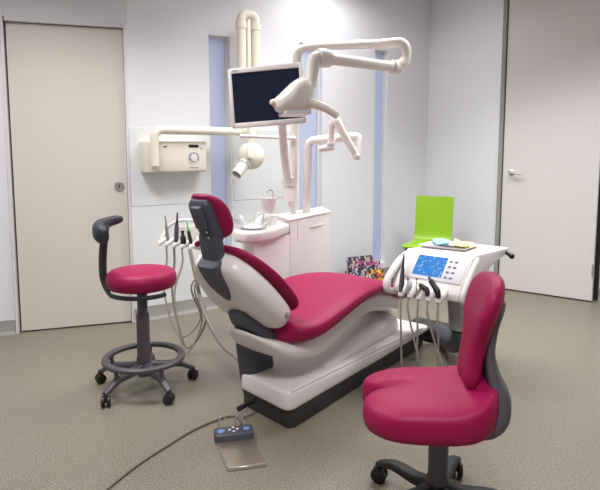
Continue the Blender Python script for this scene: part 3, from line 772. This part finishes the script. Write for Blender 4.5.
SX, SY = -.835, 2.895
st = thing('round_stool', (SX, SY, 0), 'round raspberry pink stool with footring and dark curved armrest by the beige door', 'stool')
star_base(st, SX, SY, 24, .262, 0, 'greyplastic', .125, .07, .027, .8)
l = MB(); l.lathe([(0, .07), (.036, .07), (.04, .11), (.038, .17), (.034, .18), (.034, .40), (.031, .41), (.027, .415), (.027, .53), (0, .53)], (SX, SY, 0), 24); l.build('column', 'greyplastic', st)
l = MB(); n_ = 56
rings = [sect((SX + 0.197 * math.cos(2 * PI * k / n_), SY + 0.197 * math.sin(2 * PI * k / n_), .168), (math.cos(2 * PI * k / n_), math.sin(2 * PI * k / n_), 0), (0, 0, 1), .02, .014, 12, 2.6) for k in range(n_)]
rings.append(rings[0]); l.loft(rings, cap=False)
l.build('footring', 'greyplastic', st)
for k in range(5):
    a = math.radians(24 + 72 * k); c, s_ = math.cos(a), math.sin(a); l = MB()
    l.tube([(SX + c * .19, SY + s_ * .19, .165), (SX + c * .19, SY + s_ * .19, .10)], .012, 8, smooth=False); l.build('ring_strut', 'greyplastic', st)
l = MB(); l.lathe([(0, .552), (.152, .552), (.170, .558), (.180, .577), (.182, .60), (.176, .625), (.160, .640), (.12, .649), (.05, .652), (0, .652)], (SX, SY, 0), 44); l.build('seat', 'pink', st, sharp=60)
l = MB(); l.lathe([(0, .525), (.06, .525), (.10, .54), (.15, .552), (0, .553)], (SX, SY, 0), 24); l.build('seat_plate', 'black', st)
# support bar under the seat, riser and arm pad
pts = []
for a in range(330, 195, -15):
    r_ = .165; pts.append((SX + r_ * math.cos(math.radians(a)), SY + r_ * math.sin(math.radians(a)), .532))
pts += [(SX - .180, SY - .03, .56), (SX - .195, SY - .02, .62), (SX - .193, SY - .02, .72), (SX - .180, SY - .02, .83), (SX - .172, SY - .02, .88)]
l = MB(); l.tube(pts, [.010] * 9 + [.016, .021, .022, .021, .020], 12, step=4, sq=(1.2, .9)); l.build('support_bar', 'padblack', st)
rings = []
for a, z, rr, w_, h_ in lerp_table([(228, .875, .205, .016, .030), (222, .88, .212, .028, .044), (205, .89, .215, .032, .047), (185, .905, .213, .028, .038), (165, .918, .205, .024, .028), (148, .925, .195, .022, .024), (140, .927, .19, .014, .016)], 4):
    ar = math.radians(a)
    rings.append(sect((SX + .012 + rr * math.cos(ar), SY + rr * math.sin(ar), z - .03), (math.cos(ar), math.sin(ar), 0), (0, 0, 1), w_, h_, 18, 2.4))
l = MB(); l.loft(rings); l.build('arm_pad', 'padblack', st)

# saddle stool in front
QX, QY = .482, 1.85
ss = thing('saddle_stool', (QX, QY, 0), 'raspberry pink saddle stool with split seat and backrest in the foreground', 'stool')
star_base(ss, QX, QY, 60, .262, 0, 'rubber', .105, .075, .03, .4, 1.1)
l = MB(); l.lathe([(0, .06), (.036, .06), (.040, .09), (.036, .15), (.034, .155), (.034, .30), (.02, .30), (.02, .335), (0, .335)], (QX, QY, 0), 24); l.build('gas_column', 'greyplastic', ss)
FD = V((-.99, .09, 0)).normalized(); FS = V((-FD.y, FD.x, 0))          # front, left side of the sitter
SF = frame((QX - .037, QY + .0, .045), FD)                                 # x front, y sideways
def saddle_R(th):
    c, s_ = math.cos(th), math.sin(th)
    p = 3.0
    a, b = (.235 if c > 0 else .215), .213
    r = (abs(c / a) ** p + abs(s_ / b) ** p) ** (-1 / p)
    ang = abs((th + PI) % (2 * PI) - PI)
    notch = .085 * math.exp(-(ang / .17) ** 2)
    return r - notch
NT = 96; rings = []
def sz(x, y):
    base = .415
    z = base + .03 * (1 - (y / .2) ** 2) - .035 * max(0, x / .23) ** 2 * (1 - .0) + .05 * max(0, -x / .22) ** 2.2
    z -= .03 * math.exp(-(y / .022) ** 2) * max(0, min(1, (x - .02) / .12))
    return z
ks = [0.02, .2, .4, .6, .75, .86, .93, .97, .99, 1.0, .995, .975, .93, .85, .6, .2, .02]
zs = [1, 1, 1, 1, 1, 1, 1, 1, 1, 1, 1, 1, 1, 1, 1, 1, 1]
drop = [0, 0, 0, 0, 0, .001, .004, .010, .020, .045, .070, .090, .10, .105, .105, .105, .105]
for k, dr in zip(ks, drop):
    ring = []
    for j in range(NT):
        th = 2 * PI * j / NT; R = saddle_R(th) * k
        x, y = R * math.cos(th), R * math.sin(th)
        flat = dr / .105
        zz = sz(x, y) * (1 - flat * .75) + (.418) * flat * .75 - dr
        ring.append((x, y, zz))
    rings.append(ring)
MB(SF).loft(rings).build('seat', 'pink', ss, sharp=60)
# seat tail rising to the back
rings = []
for x, z, w_, h_ in lerp_table([(-.06, .405, .09, .02), (-.11, .425, .095, .03), (-.15, .45, .085, .028), (-.162, .47, .06, .02), (-.166, .485, .035, .014)], 4):
    rings.append(sect((x, 0, z), (0, 1, 0), (.5, 0, .86) if x > -.18 else (.95, 0, .3), w_, h_, 24, 2.6))
MB(SF).loft(rings).build('seat_tail', 'pink', ss)
# backrest cushion: wide above, narrow below, leaning back
BKT = [(.43, -.128, .04, .012), (.44, -.130, .075, .022), (.48, -.134, .095, .031), (.54, -.142, .092, .032), (.61, -.155, .105, .033), (.68, -.170, .135, .036), (.735, -.186, .145, .036), (.78, -.198, .13, .032), (.808, -.205, .09, .023), (.82, -.209, .04, .010)]
rings = [sect((x, 0, z), (0, 1, 0), (1, 0, .12), w_, h_, 32, 2.6, fy=lambda q: 1.1 * q * q) for z, x, w_, h_ in lerp_table(BKT, 4)]
MB(SF).loft(rings).build('backrest', 'pink', ss, sharp=60)
SHT = [(.315, -.05, .10, .018), (.312, -.12, .125, .022), (.320, -.175, .135, .034), (.355, -.215, .13, .038), (.42, -.222, .118, .036), (.48, -.204, .10, .028), (.56, -.188, .085, .020), (.65, -.198, .09, .016), (.71, -.218, .09, .011), (.74, -.227, .07, .008)]
rings = []
tb = lerp_table(SHT, 4)
for i, (z, x, w_, h_) in enumerate(tb):
    a = tb[max(0, i - 1)]; b = tb[min(len(tb) - 1, i + 1)]
    d_ = V((b[1] - a[1], 0, b[0] - a[0])).normalized(); nn = V((d_.z, 0, -d_.x))
    rings.append(sect((x, 0, z), (0, 1, 0), nn, w_, h_, 24, 3, fy=lambda q, z=z: (1.1 if z > .45 else .4) * q * q))
MB(SF).loft(rings).build('back_shell', 'greyplastic', ss, sharp=60)

# ------------------------------------------------------------------ foot control on the floor
pc = V((-.272, 2.2, 0)); pd = V((.10, -.335, 0)).normalized()
PFr = frame((-.285, 2.325, 0), (.97, .24, 0)) @ Matrix.Scale(.88, 4)
fp = thing('foot_pedal', (-.25, 2.2, 0), 'metal foot pedal with dark button bar and grey cable on the floor', 'foot pedal')
MB(PFr).prism([(-.085, 0.02), (.095, 0.02), (.115, -.235), (-.055, -.235)], .004, .012, 'z', .003, 2).build('pedal_plate', 'plate', fp)
MB(PFr).prism([(-.092, 0.02), (-.085, .02), (-.055, -.235), (.115, -.235), (.115, -.242), (-.062, -.242)], .0, .017, 'z', .002, 1).build('plate_rim', 'steel', fp)
pb = MB(PFr).prism([(-.09, .0), (.09, .0), (.098, .012), (.098, .082), (.085, .092), (-.085, .092), (-.097, .08), (-.097, .012)], .0, .045, 'z', .012, 3).build('button_bar', 'slate', fp)
for x, r_ in ((-.062, .017), (.066, .017)):
    MB(PFr).lathe([(0, 0), (r_, 0), (r_, .003), (r_ * .8, .005), (0, .006)], (x, .045, .044), 20).build('button', 'blue', pb)
for a in range(4):
    MB(PFr).lathe([(0, 0), (.007, 0), (.007, .003), (0, .004)], (.0 + .019 * math.cos(a * PI / 2), .05 + .019 * math.sin(a * PI / 2), .044), 12).build('small_button', 'white', pb)
MB(PFr).lathe([(0, 0), (.011, 0), (.011, .002), (0, .003)], (0, .05, .044), 14).build('centre_dial', 'black', pb)
for x in (-.05, .035):
    MB(PFr).tube([(x - .018, .086, .01), (x - .02, .10, .05), (x - .006, .118, .085), (x + .016, .118, .078), (x + .024, .10, .04)], .0035, 8).build('hoop_handle', 'steel', fp)
MB().tube([(-.29, 2.40, .012), (-.275, 2.50, .006), (-.33, 2.56, .006), (-.47, 2.445, .006), (-.585, 2.27, .006), (-.664, 2.132, .006), (-.743, 1.939, .006), (-.86, 1.60, .006)], .005, 8).build('cable', 'cable', fp)

# ------------------------------------------------------------------ lime green chair in the corner
gf = V((-.44, -.90, 0)).normalized()
GF = frame((1.0, 4.98, 0), gf)                                          # x front, y to sitter's left
gc = thing('green_chair', (1.05, 4.95, 0), 'lime green moulded chair in the far corner of the room', 'chair')
go = V((1.22, 5.08, 0)); GF = frame(go, gf)
prof = [(.43, .422), (.39, .435), (.20, .432), (.06, .428), (.02, .445), (.0, .50), (-.015, .62), (-.035, .75), (-.05, .832)]
prof, _ = catmull([V((a, 0, b)) for a, b in prof], [0] * len(prof), 4)
rings = []; hw = .172
for i, p in enumerate(prof):
    a = prof[max(0, i - 1)]; b = prof[min(len(prof) - 1, i + 1)]
    d_ = (b - a).normalized(); nn = V((-d_.z, 0, d_.x))
    rings.append(sect(p, (0, 1, 0), nn, hw, .007, 24, 12))
MB(GF).loft(rings).build('seat_shell', 'green', gc, sharp=50)
for sx, sy in ((.36, 1), (.36, -1), (.05, 1), (.05, -1)):
    MB(GF).tube([(sx, sy * .15, .425), (sx + (.02 if sx > .2 else -.04), sy * .175, 0)], .011, 10, smooth=False).build('leg', 'darkmetal', gc)
MB(GF).tube([(.36, .15, .415), (.36, -.15, .415)], .009, 8, smooth=False).build('cross_rail', 'darkmetal', gc)

# ------------------------------------------------------------------ magazines in a wire rack at the wall
MR = frame((.625, 4.99, 0), (.8211, .5708, 0))                            # x along the wall, y toward it
rk = thing('magazine_rack', (.625, 4.99, 0), 'low dark wire rack of magazines on the floor by the wall', 'magazine rack')
l = MB(MR)
for z, y in ((.02, -.09), (.12, -.10), (.02, .08), (.16, .09)):
    l.tube([(-.20, y, z), (.20, y, z)], .004, 8, smooth=False)
for x in (-.20, 0, .20):
    l.tube([(x, -.10, .13), (x, -.09, .006), (x, .08, .006), (x, .09, .17)], .004, 8, smooth=False)
l.build('wire_frame', 'darkmetal', rk)
specs = [('dark topped magazine at the back of the rack', (50, 40, 50), (120, 110, 120), (200, 190, 195), .045, .28, -.03, 0),
         ('pale pink and grey magazine second from the back of the rack', (205, 180, 180), (170, 80, 130), (90, 70, 90), .02, .265, -.02, 1),
         ('magenta covered magazine standing at mid rack', (190, 90, 150), (215, 190, 200), (110, 70, 110), -.005, .235, .02, 2),
         ('black and white magazine leaning in front of the magenta one', (60, 55, 65), (190, 190, 200), (130, 130, 150), -.03, .20, -.03, 3),
         ('orange and yellow magazine at the front right of the rack', (220, 150, 60), (235, 215, 90), (190, 70, 70), -.055, .165, .05, 4),
         ('teal and brown magazine at the front left of the rack', (80, 120, 120), (150, 130, 110), (220, 210, 190), -.075, .135, -.06, 5)]
for lab, c1, c2, c3, y, h_, x, i in specs:
    m = cover_mat(i, srgb(*c1), srgb(*c2), srgb(*c3))
    tl = Matrix.Translation((x, y, .008)) @ Matrix.Rotation(math.radians(-14), 4, 'X') @ Matrix.Rotation(math.radians((-1) ** i * 2), 4, 'Y')
    o = MB(MR @ tl).box((0, 0, h_ / 2 + .004), (.30 if i < 4 else .21, .007, h_), .002, 1).build('magazine', m)
    tag(o, lab, 'magazine', 'magazines in the wire rack')

# ------------------------------------------------------------------ world and view
w = bpy.data.worlds.new('sky'); S.world = w; w.use_nodes = True
bg = w.node_tree.nodes['Background']; bg.inputs[0].default_value = (.76, .86, 1.0, 1); bg.inputs[1].default_value = 2.3
S.view_settings.view_transform = 'Standard'; S.view_settings.look = 'None'; S.view_settings.gamma = 1
S.view_settings.use_curve_mapping = False
S.view_settings.exposure = .05
